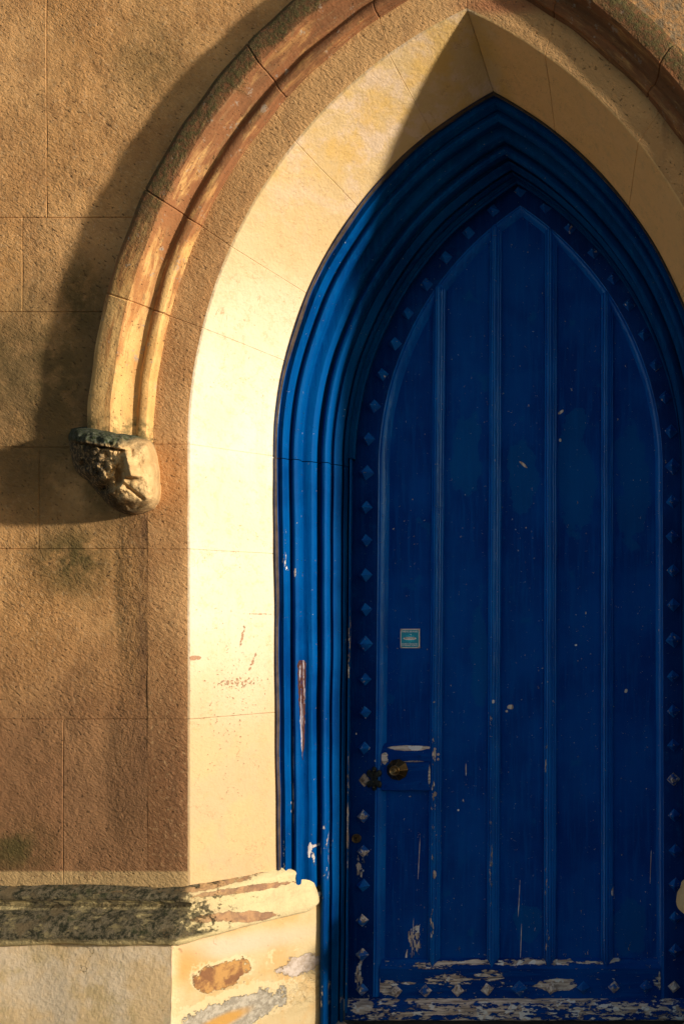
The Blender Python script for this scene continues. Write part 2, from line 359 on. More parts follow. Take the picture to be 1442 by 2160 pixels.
BLUE, BLUE2 = (.0004, .031, .225), (.0004, .058, .330)
def mat_blue(name, zones, chips, wearz=0.0, base=BLUE, base2=BLUE2, d=.55, seed=0, horizontal=False, fade=None, rough=.5):
    """glossy blue paint: brush streaks, faded blotches, runs, and flaked places down to undercoat and wood"""
    n = NT(name, rough, .10)
    st = (.12, 1, 1) if horizontal else (1, 1, .07)
    streak = n.noise(60, 4, .65, n.vec(scale=st)); blot = n.noise(3.2, 4, .6, n.vec(off=(seed, 2, seed)))
    col = n.mix(n.rng(blot, .35, .68), base, base2)
    col = n.mix(n.mul(n.rng(streak, .46, .66), .55), col, (base2[0], base2[1]*1.25, base2[2]*1.1))
    col = n.mix(n.mul(n.rng(n.noise(16, 5, .7, n.vec(off=(seed, 7, 1))), .56, .70), .25), col, (.001, .085, .31))
    if fade: col = n.mix(n.mul(n.rng(n.add(n.union([n.ell(*f, .56, .8) for f in fade]), n.mul(n.add(n.noise(9, 4, .6), -.5), 2.2)), .30, .42), .5), col, (.0005, .085, .32))
    terms = [n.mul(n.ell(*z[:4], z[4], z[5]), z[6]) for z in zones]
    hi = n.noise(100, 4, .7, n.vec(scale=((.35, 1, 1.2) if horizontal else (1.2, 1, .35)), off=(seed, 0, seed*2)))
    mid = n.noise(38, 5, .7, n.vec(scale=((.4, 1, 1) if horizontal else (1, 1, .5)), off=(seed*3, 0, seed)))
    nn = n.add(n.mul(hi, .5), n.mul(mid, .5))
    base_amt = n.rng(n.Z, 1.0, -.02, wearz*.35, wearz)
    amt = n.union(terms+[base_amt]) if terms else base_amt
    amt = n.mul(amt, .235)
    mask = n.rng(n.add(nn, amt), .690, .700)
    wv = n.mul(n.add(n.noise(70, 5, .8), -.5), 2.6)
    for c in chips:
        e = n.ell(*c[:4], d, c[4] if len(c) > 4 else .6, c[5] if len(c) > 5 else 0)
        mask = n.mx(mask, n.rng(n.add(e, wv), .42, .46))
    rim = n.rng(n.add(nn, amt), .672, .690)
    wv_ = (.10, 1, 1) if horizontal else (1, 1, .10)
    wg = n.noise(120, 4, .7, n.vec(scale=wv_))
    wood = n.mix(n.rng(wg, .38, .62), (.30, .25, .23), (.70, .64, .60))
    wood = n.mix(n.rng(n.noise(24, 2, .5, n.vec(off=(seed, 3, 3))), .58, .62), wood, (.72, .74, .78))
    col = n.mix(n.mul(rim, .5), col, (.01, .05, .10)); col = n.mix(mask, col, wood)
    h = n.add(n.add(n.mul(streak, .55), n.mul(n.noise(9, 3, .5), .9)), n.mul(mask, -.7))
    h = n.add(h, n.mul(n.rng(n.noise(45, 3, .6), .62, .72), .18))
    h = n.add(h, n.mul(rim, .25)); h = n.add(h, n.mul(n.mul(mask, wg), .35))
    return n.out(col, n.bump(h, 1.0, .0034), n.rng(mask, 0, 1, rough, .8))
def mat_plain(name, col, rough=.6, metal=0.0, var=.3, sc=60, bump=.3, bd=.001, col2=None):
    n = NT(name, rough, .4)
    c2 = col2 or tuple(c*(1-var) for c in col)
    c = n.mix(n.rng(n.noise(sc, 4, .65), .36, .66), col, c2)
    return n.out(c, n.bump(n.noise(sc*1.5, 4, .65), bump, bd), rough, metal)

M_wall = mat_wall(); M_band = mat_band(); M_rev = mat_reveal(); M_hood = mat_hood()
M_corb = mat_corbel(); M_str = mat_string(); M_pli = mat_plinth()
# zones: (px, py, rx, ry, depth, softness, weight) ; chips: (px, py, rx, ry, softness, tilt)
M_frame = mat_blue('blue_gloss_frame_paint',
    [(616, 1640, 5, 260, .29, .8, 1.0), (607, 1800, 5, 120, .29, .8, .7), (657, 1790, 7, 80, .35, .8, .6), (682, 1830, 5, 260, .39, .8, .6),
     (700, 1800, 9, 160, .42, .8, .5), (698, 2090, 10, 50, .43, .8, .8), (600, 1180, 5, 120, .27, .8, .6), (625, 1210, 6, 30, .3, .8, .7)],
    [(657, 1792, 5, 22, .6, 5), (660, 1785, 9, 5, .6), (697, 2120, 6, 26, .6, 8)], wearz=.10, base=(.0002, .030, .140), base2=(.0002, .058, .225), d=.36, seed=1, rough=.5)
M_bead = mat_blue('blue_stop_bead_paint', [(739, 1780, 7, 330, .5, .8, 1.35), (736, 2050, 8, 90, .5, .8, .7), (739, 1400, 6, 200, .5, .8, .7)], [(735, 1770, 3, 26, .6)], wearz=.2, base=(.0004, .055, .28), base2=(.0004, .09, .36), d=.5, seed=2)
M_leaf = mat_blue('blue_door_paint',
    [(872, 1985, 24, 60, .56, .7, .85), (800, 1920, 6, 260, .55, .8, .75), (760, 1830, 18, 60, .55, .8, .75), (760, 2060, 20, 60, .55, .8, 1.0),
     (1110, 860, 26, 30, .55, .8, .5)],
    [(1075, 1492, 9, 7), (1067, 1501, 4, 4), (1319, 1458, 4, 6, .6, 20), (1213, 1361, 4, 3), (1234, 1293, 2, 4), (882, 1810, 0.9, 60, .5, 3), (868, 1985, 0.9, 62, .5, 3),
     (1093, 1900, 0.9, 50, .5, 3), (1097, 1990, 0.9, 52, .5, 2), (1371, 1830, 0.9, 50, .5, 2), (757, 1828, 7, 12), (758, 2040, 4, 30, .6, 22), (1050, 1630, 3, 8),
     (981, 1625, 1.5, 18), (965, 1710, 3, 3), (868, 1053, 2, 2), (1108, 1113, 2, 2), (1103, 980, 14, 4, .6, 40), (1182, 868, 10, 4, .6, -35), (1180, 928, 4, 5), (855, 2020, 3, 18, .6, 8)],
    wearz=.32, d=.56, seed=3, fade=[(1215, 1010, 60, 160), (1335, 1030, 52, 170), (1100, 1000, 44, 130), (980, 960, 46, 130), (1215, 900, 30, 60), (1110, 1950, 40, 60), (1330, 1960, 50, 90), (1010, 1390, 30, 150)])
M_stile = mat_blue('shaded_blue_stile_paint', [(800, 1920, 6, 260, .55, .8, .7), (760, 1830, 18, 60, .55, .8, .7), (760, 2060, 18, 60, .55, .8, .85)], [(757, 1828, 7, 12), (758, 2040, 4, 30, .6, 22), (752, 1548, 2, 3), (795, 1605, 6, 5)], wearz=.28, base=(.0003, .017, .125), base2=(.0003, .030, .19), d=.545, seed=9)  # stile blue darkened: shade around the studs put into the colour
M_munt = mat_blue('blue_muntin_paint',
    [(915, 1700, 9, 420, .55, .8, 0.56), (917, 1590, 8, 40, .55, .8, 0.80), (913, 1950, 10, 110, .55, .8, 0.80), (1037, 1830, 8, 220, .55, .8, 0.68), (1036, 1530, 8, 50, .55, .8, 0.64),
     (1152, 1700, 9, 420, .55, .8, 0.60), (1155, 1980, 9, 80, .55, .8, 0.80), (1285, 1900, 9, 120, .55, .8, 0.48)],
    [(918, 1580, 3, 4), (923, 1592, 3, 4), (923, 1602, 3, 4), (918, 1675, 3, 7), (1292, 1884, 6, 15), (1054, 1629, 4, 8), (917, 1845, 3, 12), (1041, 1480, 3, 5)],
    wearz=.2, base=(.0004, .070, .38), base2=(.0004, .115, .52), d=.545, seed=4, rough=.24)  # lighter than the planks: sky light on proud strips put into the colour
M_rail = mat_blue('blue_bottom_rail_paint',
    [(1170, 2080, 80, 22, .54, .8, 1.25), (820, 2085, 50, 40, .54, .8, 1.0), (950, 2070, 90, 26, .54, .8, 1.0), (1030, 2060, 60, 26, .54, .8, .85), (1100, 2033, 330, 9, .54, .7, 1.05), (1390, 2075, 26, 40, .54, .8, .8), (900, 2040, 120, 12, .54, .7, .9)],
    [(798, 2078, 5, 30), (810, 2092, 16, 4), (1165, 2082, 34, 9), (1180, 2070, 45, 6), (1015, 2058, 22, 5), (1035, 2065, 10, 5), (860, 2075, 20, 4), (923, 2062, 7, 4), (1390, 2070, 3, 24), (1140, 2033, 12, 4), (1290, 2029, 22, 5), (935, 2034, 30, 5)],
    wearz=.42, d=.54, seed=5, horizontal=True)
M_board = mat_blue('worn_weatherboard_paint', [(1050, 2118, 420, 10, .5, .7, 1.1), (900, 2142, 200, 10, .5, .8, 1.2), (1090, 2130, 60, 20, .5, .8, 1.0), (760, 2130, 50, 26, .5, .8, 1.4), (950, 2130, 330, 22, .5, .9, .9)],
    [(753, 2130, 14, 16)], wearz=.80, d=.5, seed=6, horizontal=True)
M_lock = mat_blue('blue_lock_rail_paint', [(860, 1579, 60, 7, .54, .5, 1.9), (810, 1600, 12, 22, .54, .7, 1.3), (905, 1640, 4, 40, .54, .7, 1.2), (870, 1607, 50, 3, .54, .7, .9)], [(855, 1579, 44, 3.5, .5), (802, 1610, 3, 12)], wearz=.15, d=.54, seed=7, horizontal=True)
def mat_stud(name, amt, seed):
    n = NT(name, .28, .5)
    bl = n.mix(n.rng(n.noise(20, 4, .6), .4, .65), (.003, .085, .40), (.004, .13, .50))
    wd = n.mix(n.rng(n.noise(90, 4, .7, n.vec(scale=(1, 1, .4))), .40, .62), (.24, .20, .18), (.72, .68, .66))
    msk = n.rng(n.noise(45, 4, .7, n.vec(off=(seed, 0, 0))), .62-amt, .64-amt)
    return n.out(n.mix(msk, bl, wd), n.bump(n.add(n.noise(50, 4, .6), n.mul(msk, -.5)), 1.0, .0025))
M_stud = mat_stud('blue_stud_paint', .0, 1); M_studw = mat_stud('chipped_stud_paint', .13, 2); M_studb = mat_stud('bare_stud_wood', .34, 5)
M_brass = mat_plain('tarnished_brass', (.085, .062, .032), .38, .85, .5, 40, .4, .0008)
M_brass2 = mat_plain('rubbed_brass', (.30, .21, .10), .35, .9, .4, 60, .4, .0006)
M_iron = mat_plain('blackened_iron', (.035, .038, .034), .45, .6, .5, 60, .5, .001)
M_dark = mat_plain('dark_hole', (.008, .007, .006), .9)
M_silver = mat_plain('dull_nickel', (.42, .38, .35), .35, .8, .3)
M_bare = mat_plain('bare_splintered_wood', (.42, .34, .27), .85, 0, .7, 70, 1, .003, (.10, .07, .055))
M_putty = mat_plain('brown_mastic', (.075, .050, .036), .9, 0, .5, 25, 1, .004)
M_step = mat_plain('dark_step_stone', (.045, .043, .042), .8, 0, .5, 20, 1, .004)
M_rub = mat_plain('grey_rubble', (.34, .30, .25), .9, 0, .6, 40, 1, .006, (.10, .08, .06))
M_ground = mat_plain('grey_flagstone', (.26, .24, .21), .85, 0, .35, 6, .6, .004)
M_teal = mat_plain('teal_enamel', (.004, .30, .50), .35, 0, .12, 30, .1, .0004)
M_cyan = mat_plain('cyan_print', (.01, .60, .85), .4, 0, .05)
M_white = mat_plain('white_print', (.82, .85, .85), .5, 0, .08)
M_edge = mat_plain('pale_plate_edge', (.78, .72, .66), .5, 0, .2, 80)
M_black = mat_plain('dark_brown_print', (.05, .02, .015), .6)

# ------------------------------------------------------------------ ground and wall
mesh('ground', [(-160, -160, -.17), (160, -160, -.17), (160, 3, -.17), (-160, 3, -.17)], [[0, 1, 2, 3]], M_ground)
bpy.data.objects['ground']['kind'] = 'structure'

wall = empty('church_wall', (-2, 0, -.17), 'ochre rendered church wall scored into large blocks around the pointed blue doorway', 'wall')
RW = 1.745                                       # the blocks stop behind the hood mould
def xarc(z): return -.90-.10 if z <= ZS-.0 else None
def lim(z):
    """left limit of the doorway surround at height z (distance from the axis), 0 above the apex"""
    if z <= ZS: return 1.036 if z > ZS-.02 else 1.036
    q = RW*RW-(z-ZS)**2
    return max(0.0, math.sqrt(q)-.654) if q > 0 else 0.0
BOTTOM = zpy(1872)
courses = [BOTTOM, zpy(1518), zpy(1158), zpy(943), zpy(657), zpy(458), zpy(-260), zpy(-640), 4.6]
splits = [[-2.4, XA(133, 0)], [-2.3, -1.9], [XA(82, 0), -2.2], [-1.9], [XA(47, 0), -2.3], [XA(98, 0), -2.4], [-1.4, -2.1, -.5], [-1.1, -2.0, -.2]]
def block(x0, x1, z0, z1, side):
    """one scored block: face 3 mm proud of its joints, with the arch side cut to the curve; x as distances from the axis (negative = left)"""
    nz = max(2, int((z1-z0)/.035)); rows = []
    g = .0026; dg = .0030
    zz = [z0, z0+g]+[z0+g+(z1-z0-2*g)*i/nz for i in range(1, nz)]+[z1-g, z1]
    V = []; Fc = []
    for i, z in enumerate(zz):
        l = min(x1, -lim(z)); l = max(l, x0+.001)
        b = l < x1-1e-6                            # this side is hidden behind the hood
        nx = 5; xs = [x0, min(x0+g, l)]+[x0+g+(l-x0-2*g)*k/nx for k in range(1, nx)]+[l-(0 if b else g), l]
        for k, x in enumerate(xs):
            e = (i in (0, len(zz)-1)) or k == 0 or (k == len(xs)-1 and not b)
            wv = mnoise.noise(Vector((x*2.0, 0, z*2.0)))*.004
            jx = mnoise.noise(Vector((1, z*9, 3)))*.0025 if k in (0, 1) else 0
            jz = mnoise.noise(Vector((x*9, 5, 3)))*.0025 if i in (0, 1, len(zz)-2, len(zz)-1) else 0
            V.append(((x+jx)*(1 if side < 0 else -1), wv+(dg if e else 0), z+jz))
    n = 8
    for i in range(len(zz)-1):
        for k in range(n-1):
            q = [i*n+k, i*n+k+1, (i+1)*n+k+1, (i+1)*n+k]
            if side > 0: q.reverse()
            Fc.append(q)
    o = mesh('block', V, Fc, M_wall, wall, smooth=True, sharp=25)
for ci in range(len(courses)-1):
    z0, z1 = courses[ci], courses[ci+1]
    edges = sorted([-3.6]+splits[ci]); 
    for side in (-1, 1):
        ex = edges+[-.0 if lim(z1) == 0 or ci > 5 else -.0]
        for a, b in zip(ex[:-1], ex[1:]):
            if b-a < .02: continue
            if a > -lim(z1)-.01 and lim(z1) > 0 and ci <= 5: continue
            block(a, b, z0, z1, side)
# masonry core behind the blocks, split round the doorway so that nothing closes it
for s in (-1, 1):
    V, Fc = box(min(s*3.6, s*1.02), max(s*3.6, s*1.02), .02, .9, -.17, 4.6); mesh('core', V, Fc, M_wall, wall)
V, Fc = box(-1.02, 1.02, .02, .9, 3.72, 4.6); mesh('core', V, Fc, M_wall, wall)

# unseen house, added so its ridge dims the low sun on the wall's foot
hd = Vector((SUN.x, SUN.y, 0)).normalized(); hs = Vector((-hd.y, hd.x, 0)); hc = hd*70
house = empty('added_brick_house', hc+Vector((0, 0, -.17)), 'unseen brick house with a slate roof, added to block part of the low sun', 'house')
M_brick = mat_plain('added_house_brickwork', (.26, .12, .08), .9, 0, .4, 3); M_slate = mat_plain('added_house_slates', (.10, .105, .115), .7, 0, .4, 4); M_glass = mat_plain('added_house_glass', (.03, .04, .05), .1)
RH = 9.7
def hp3(a, b, z): return hc+hs*a+hd*b+Vector((0, 0, z))
V = [hp3(a, b, z) for a in (-14, 14) for b, z in ((-4, -.17), (-4, 6.2), (0, RH-.15), (4, 6.2), (4, -.17))]
mesh('added_house_walls', V, [[0, 1, 2, 3, 4], [9, 8, 7, 6, 5], [0, 5, 6, 1], [3, 8, 9, 4]], M_brick, house)
V = [hp3(a, b, z) for a in (-14.4, 14.4) for b, z in ((-4.5, 5.8), (0, RH), (4.5, 5.8), (4.5, 5.6), (0, RH-.2), (-4.5, 5.6))]
mesh('added_house_roof', V, [[0, 1, 7, 6], [1, 2, 8, 7], [2, 3, 9, 8], [3, 4, 10, 9], [4, 5, 11, 10], [5, 0, 6, 11], [0, 5, 4, 3, 2, 1], [6, 7, 8, 9, 10, 11]], M_slate, house)
for i in range(6):
    for z in (.9, 3.8):
        a0 = -12+i*4.2
        V = [hp3(a, b, zz) for a in (a0, a0+1.1) for b in (-4.06, -3.9) for zz in (z, z+1.5)]
        mesh('added_house_window', V, [[0, 1, 5, 4], [2, 6, 7, 3], [0, 2, 3, 1], [4, 5, 7, 6], [1, 3, 7, 5], [0, 4, 6, 2]], M_glass, house)

# ------------------------------------------------------------------ plinth and string course
def plan_pts(pf, ps, s, dend):
    """plan of a band projecting pf before the wall and ps before the splay"""
    nx, ny = .8760, -.4824
    xc = (ps+ny*pf*1.0)/nx-.90 if True else 0
    # corner: y=-pf ; nx*(x+.90)+ny*y = ps
    xc = (ps-ny*(-pf))/nx-.90
    xe = (ps-ny*dend)/nx-.90
    return [(-3.6*(-s) if False else (3.6*s), -pf), (xc*(-s), -pf), (xe*(-s), dend)]
for s in (-1, 1):
    pl = empty('plinth', (s*1.8, 0, -.17), ('cream painted wall base with peeling grey patches left of the door' if s < 0 else 'cream painted wall base right of the door foot'), 'wall base')
    P = plan_pts(.060, .012, s, .40)
    V = []; Fc = []
    xs = [P[0]]+[(P[0][0]+(P[1][0]-P[0][0])*i/60, P[0][1]) for i in range(1, 61)]+[(P[1][0]+(P[2][0]-P[1][0])*i/20, P[1][1]+(P[2][1]-P[1][1])*i/20) for i in range(1, 21)]+[(s*.72, .62)]
    zz = [-.17+i*.025 for i in range(27)]
    zz = [z for z in zz if z < .49]+[.49]
    for z in zz:
        for x, y in xs:
            v = wob((x, y, z), .006, 4) if y < .5 else Vector((x, y, z)); v = wob(v, .0022, 22) if y < .5 else v
            V.append((v.x, v.y, z))
    n = len(xs)
    for i in range(len(zz)-1):
        for k in range(n-1):
            q = [i*n+k, i*n+k+1, (i+1)*n+k+1, (i+1)*n+k]
            if s > 0: q.reverse()
            Fc.append(q)
    f = mesh('painted_face', V, Fc, M_pli, pl, smooth=True, sharp=40)

    stc = empty('string_course', (s*1.8, 0, .47), ('moulded stone ledge black with moss, its cream end turning in to the door' if s < 0 else 'pale rounded end of the ledge at the right edge'), 'ledge')
    # profile (front projection, splay projection, z)
    ztop = zpy(1872); 
    pr = [(-.01, -.01, ztop+.012), (.004, .004, ztop+.004), (.020, .018, ztop-.004), (.034, .030, ztop-.014), (.038, .034, ztop-.025), (.034, .030, ztop-.036), (.024, .029, ztop-.044),
          (.020, .028, ztop-.050), (.024, .029, ztop-.060), (.034, .033, ztop-.070), (.050, .034, ztop-.078), (.066, .042, ztop-.088), (.080, .050, ztop-.104), (.088, .054, ztop-.124), (.090, .056, ztop-.142), (.086, .053, ztop-.156), (.074, .044, ztop-.165), (.060, .030, ztop-.168), (.05, .0, ztop-.166)]
    fr = [('f', i/90) for i in range(91)]+[('s', i/30) for i in range(1, 31)]
    add = .034 if s > 0 else 0
    for nm, part, e, mid in (('upper_roll', pr[:9], .300, ztop-.024), ('lower_roll', pr[7:], .362, ztop-.120)):
        V = []; Fc = []
        for kind, t in fr:
            for pf, ps, z in part:
                Q = plan_pts(pf, ps+add, s, e)
                a, b = (Q[0], Q[1]) if kind == 'f' else (Q[1], Q[2])
                if kind == 's' and t > .84:
                    k = (t-.84)/.16; sh = 1-math.sqrt(max(0, 1-k*k))
                    Q2 = plan_pts(pf, ps+add-max(0, ps-.025)*sh*.9, s, e); a, b = Q2[1], Q2[2]
                    z = z+(mid-z)*sh*.8
                x = a[0]+(b[0]-a[0])*t; y = a[1]+(b[1]-a[1])*t
                f = 1.0 if kind == 'f' else max(.35, 1-t)
                v = wob(Vector((x, y, z)), .008*f, 6); v = wob(v, .0045*f, 26); V.append(v)
        n = len(part)
        for i in range(len(fr)-1):
            for k in range(n-1):
                q = [i*n+k, (i+1)*n+k, (i+1)*n+k+1, i*n+k+1]
                if s < 0: q.reverse()
                Fc.append(q)
        Fc.append(list(range((len(fr)-1)*n, len(fr)*n)))
        o = mesh(nm, V, Fc, M_str, stc, smooth=True, sharp=60)

# ------------------------------------------------------------------ stone arch surround
arch = empty('stone_arch', (0, 0, BOTTOM), 'cream and brown pointed stone arch framing the blue door, with splayed inner face', 'stone arch')
hood = empty('hood_mould', (0, 0, ZS), 'rust stained projecting stone hood moulding curving over the arch down to the carved head', 'hood mould')
L_in = -.009
JF = [0, 14/65.1, 24.3/65.1, 39/65.1, 54.3/65.1, 1.0]
def stone(prof, u0, u1, side, parent, name, mats, matof, back, amp=.0012, g=.0016, dg=.0028, step=None, skip=()):
    """prof: (a,d,c,lean); ends recessed so that each stone shows its own joint"""
    if u1 <= 0: us = subd(u0+g, u1-g, step or .02); e0, e1 = u0, u1
    else: us = subd(u0+g/1.1, u1-g/1.1, step or .012); e0, e1 = u0, u1
    if 'top' in skip: us[-1] = u1
    us = [e0]+us+([e1] if 'top' not in skip else [])
    V, Fc, K = sweep(prof, us, side, amp, 9)
    n = len(prof)
    # push the two end rings into the stone
    cen = []
    for j in range(n):
        a = prof[max(0, j-1)]; b = prof[min(n-1, j+1)]
        t = Vector((-(b[0]-a[0]), b[1]-a[1]))        # direction in (outward->inward, depth)
        nn = Vector((t.y, -t.x)).normalized() if t.length else Vector((0, -1))
        cen.append(nn)
    for ri in ([0] if 'top' in skip else [0, len(us)-1]):
        u = us[ri]
        for j in range(n):
            p = prof[j]; nn = cen[j]               # nn.x towards the opening, nn.y = depth (negative outwards)
            q = (p[0]+nn.x*dg, p[1]-nn.y*dg, p[2], p[3])
            V[ri*n+j] = wob(ring_pt(q[0], q[1], q[2], u, side, q[3]), amp, 9)
    fm = [matof(k) for k in K]
    # closing faces at the back and the two ends
    b = len(V)
    for u in (us[0], us[-1]):
        for q in back: V.append(ring_pt(q[0], q[1], q[2], u, side))
    nb = len(back)
    lo = list(range(0, n))+[b+k for k in range(nb)]; hi = [(len(us)-1)*n+k for k in range(n)]+[b+nb+k for k in range(nb)]
    if side < 0: hi.reverse()
    else: lo.reverse()
    Fc += [lo, hi]; fm += [0, 0]
    return mesh(name, V, Fc, mats, parent, fm=fm, smooth=True, sharp=32)
ca, cr = .654, .672
A0, A1 = .90, .759
prof_band = [(1.036-.0, .0, ca, 0), (.99, -.001, ca, 0), (.945, -.001, ca, 0), (.906, -.0005, ca, 0), (.900, .002, ca, 0)]
for k in range(1, 11):
    t = k/10; prof_band.append((A0+(A1-A0)*t, .002+(.256-.002)*t, ca+(cr-ca)*t, L_in*t))
back = [(A1+.02, .30, cr), (1.036, .30, ca)]
jz = [BOTTOM-ZS-.02, zpy(1517)-ZS, zpy(1158)-ZS, 0]
for side in (-1, 1):
    for a, b in zip(jz[:-1], jz[1:]):
        stone(prof_band, a, b, side, arch, 'jamb_stone', [M_band, M_rev], lambda k: 0 if k < 3 else 1, back, g=.0012, dg=.002)
    for a, b in zip(JF[:-1], JF[1:]):
        stone(prof_band, a, b, side, arch, 'voussoir', [M_band, M_rev], lambda k: 0 if k < 3 else 1, back, g=.0012, dg=.002)
# hood profile: outer side, weathered face, hollow, roll, fillet
def hp(px, d):                                   # half width from the pixel at springing level
    return -XA(px, d)
prof_hood = [(1.200, .004, ca, 0), (1.197, -.018, ca, 0), (1.188, -.036, ca, 0), (hp(187, -.060)+.010, -.052, ca, 0), (hp(187, -.060), -.060, ca, 0), (hp(193, -.065), -.065, ca, 0), (hp(214, -.067), -.067, ca, 0), (hp(232, -.066), -.066, ca, 0), (hp(236, -.063), -.063, ca, 0),
             (hp(244, -.054), -.054, ca, 0), (hp(252, -.043), -.043, ca, 0), (hp(260, -.033), -.033, ca, 0), (hp(270, -.024), -.024, ca, 0), (hp(280, -.016), -.016, ca, 0), (hp(287, -.014), -.014, ca, 0),
             (hp(288.5, -.026), -.023, ca, 0), (hp(291, -.025), -.025, ca, 0), (hp(296, -.027), -.027, ca, 0), (hp(302, -.026), -.026, ca, 0), (hp(308, -.023), -.023, ca, 0), (hp(312, -.017), -.017, ca, 0), (hp(314, -.012), -.012, ca, 0), (hp(319, -.008), -.008, ca, 0), (1.020, -.003, ca, 0), (1.012, .004, ca, 0)]
JH = [0, 14/65.1, 24.3/65.1, 41/65.1, 54.3/65.1, 1.0]
for side in (-1, 1):
    for a, b in zip(JH[:-1], JH[1:]):
        stone(prof_hood, max(a, .002), b, side, hood, 'hood_stone', [M_hood], lambda k: 0, [(1.012, .03, ca), (1.20, .03, ca)], amp=.0042, g=.0022, dg=.0045, step=.006)

# ------------------------------------------------------------------ carved head (label stop)
def carved_head(side, label):
    outl = [(144, 919), (152, 904), (179, 900), (214, 905), (246, 913), (273, 917), (300, 923), (318, 930), (327, 950), (332, 977), (336, 1013), (338, 1037), (335, 1058), (324, 1073), (300, 1083), (277, 1087), (253, 1080), (228, 1064), (216, 1051), (199, 1031), (183, 1013), (161, 995), (152, 968), (147, 941)]
    cx, cy = 247, 985
    pol = sorted([(math.atan2(y-cy, x-cx), math.hypot(x-cx, y-cy)) for x, y in outl])
    def R(a):
        a = (a+PI) % (2*PI)-PI
        for i in range(len(pol)):
            a0, r0 = pol[i]; a1, r1 = pol[(i+1) % len(pol)]
            if a1 < a0: a1 += 2*PI
            aa = a if a >= a0 else a+2*PI
            if a0 <= aa <= a1: t = (aa-a0)/(a1-a0); return r0+(r1-r0)*t
        return pol[0][1]
    def seg(x, y, x0, y0, x1, y1):
        vx, vy = x1-x0, y1-y0; t = max(0, min(1, ((x-x0)*vx+(y-y0)*vy)/(vx*vx+vy*vy)))
        return math.hypot(x-x0-vx*t, y-y0-vy*t), t
    def sst(v, a, b):
        t = max(0, min(1, (v-a)/(b-a))); return t*t*(3-2*t)
    def depth(x, y, rho):
        h = .160*(max(0.0, 1-rho**2.8))**.50
        k = sst(rho, 1.0, .80)
        # nose: ridge falling sharply to the left
        d, t = seg(x, y, 263, 944, 276, 1003)
        wR = 7+10*t; side_ = x-(262+14*t)
        wd = (5 if side_ < 0 else wR)
        if 930 < y < 1012:
            e = math.exp(-(d/wd)**2)*(.012+.026*t)*(sst(y, 1010, 1003))
            h += e*k
        # hollow left of the nose, and below its tip
        h -= .045*k*math.exp(-(((x-250)/7)**2+((y-1003)/15)**2))
        h -= .012*k*math.exp(-(((x-272)/14)**2+((y-1010)/4.0)**2))
        # left eye socket and cheek hollow
        h -= .020*k*math.exp(-(((x-176)/13)**2+((y-981)/4)**2)); h += .012*k*math.exp(-(((x-172)/14)**2+((y-968)/8)**2))
        h -= .038*k*math.exp(-(((x-223)/17)**2+((y-1029)/8)**2)); h += .016*k*math.exp(-(((x-205)/30)**2+((y-1000)/14)**2))
        h -= .012*k*math.exp(-(((x-222)/12)**2+((y-962)/6)**2)); h += .008*k*math.exp(-(((x-205)/10)**2+((y-960)/5)**2))
        # mouth line and folds
        d, t = seg(x, y, 262, 1022, 302, 1052); h -= .016*k*math.exp(-(d/3.2)**2)
        d, t = seg(x, y, 228, 1040, 262, 1024); h += .010*k*math.exp(-(d/6)**2)
        d, t = seg(x, y, 290, 1020, 318, 1008); h -= .004*k*math.exp(-(d/3)**2)
        d, t = seg(x, y, 270, 1078, 330, 1058); h -= .012*k*math.exp(-(d/4)**2)
        # cap band across the brow
        yb = 931+(x-150)*.155
        if x < 270:
            f = sst(x, 272, 256)
            h += .022*f*sst(y, yb+1.5, yb-1.5)*sst(rho, 1.0, .93)
            h -= .012*f*k*math.exp(-((y-yb-2)/2.5)**2)
        else: h -= .010*k*math.exp(-(((x-276)/5)**2+((y-955)/14)**2))
        # plane break: right cheek is flat and turns to the wall late
        h += .012*k*sst(x, 285, 315)*sst(x, 338, 318)
        h -= .022*k*sst(y, 1050, 1085)
        n = mnoise.fractal(Vector((x*.07, y*.07, 3)), 1.0, 2.0, 4); L = sst(x, 285, 245)
        h += n*(.004+.013*L)*min(1, k*1.2)
        return h
    NA, NR = 220, 74; V = []; Fc = []
    for j in range(NR+1):
        t = j/NR; rho = math.sin(t*PI/2)**.9
        for i in range(NA):
            a = 2*PI*i/NA; r = R(a)*rho; x = cx+r*math.cos(a); y = cy+r*math.sin(a)
            h = depth(x, y, rho) if t < 1 else 0
            p = W(x, y, -.005-max(h, -.004)); V.append(p)
    # skirt into the wall
    for i in range(NA):
        a = 2*PI*i/NA; p = W(cx+R(a)*math.cos(a), cy+R(a)*math.sin(a), 0); V.append(Vector((p.x, .02, p.z)))
    for j in range(NR+1):
        for i in range(NA):
            q = [j*NA+i, j*NA+(i+1) % NA, (j+1)*NA+(i+1) % NA, (j+1)*NA+i]
            Fc.append(q)
    if side > 0: V = [Vector((-v.x, v.y, v.z)) for v in V]; Fc = [f[::-1] for f in Fc]
    c = Vector((XA(247, 0)*(1 if side < 0 else -1), 0, zpy(985)))
    o = mesh('carved_head', V, Fc, M_corb, None, smooth=True, origin=c)
    tag(o, label, 'carving')
carved_head(-1, 'worn carved stone head with mossy cap ending the hood mould left of the door')

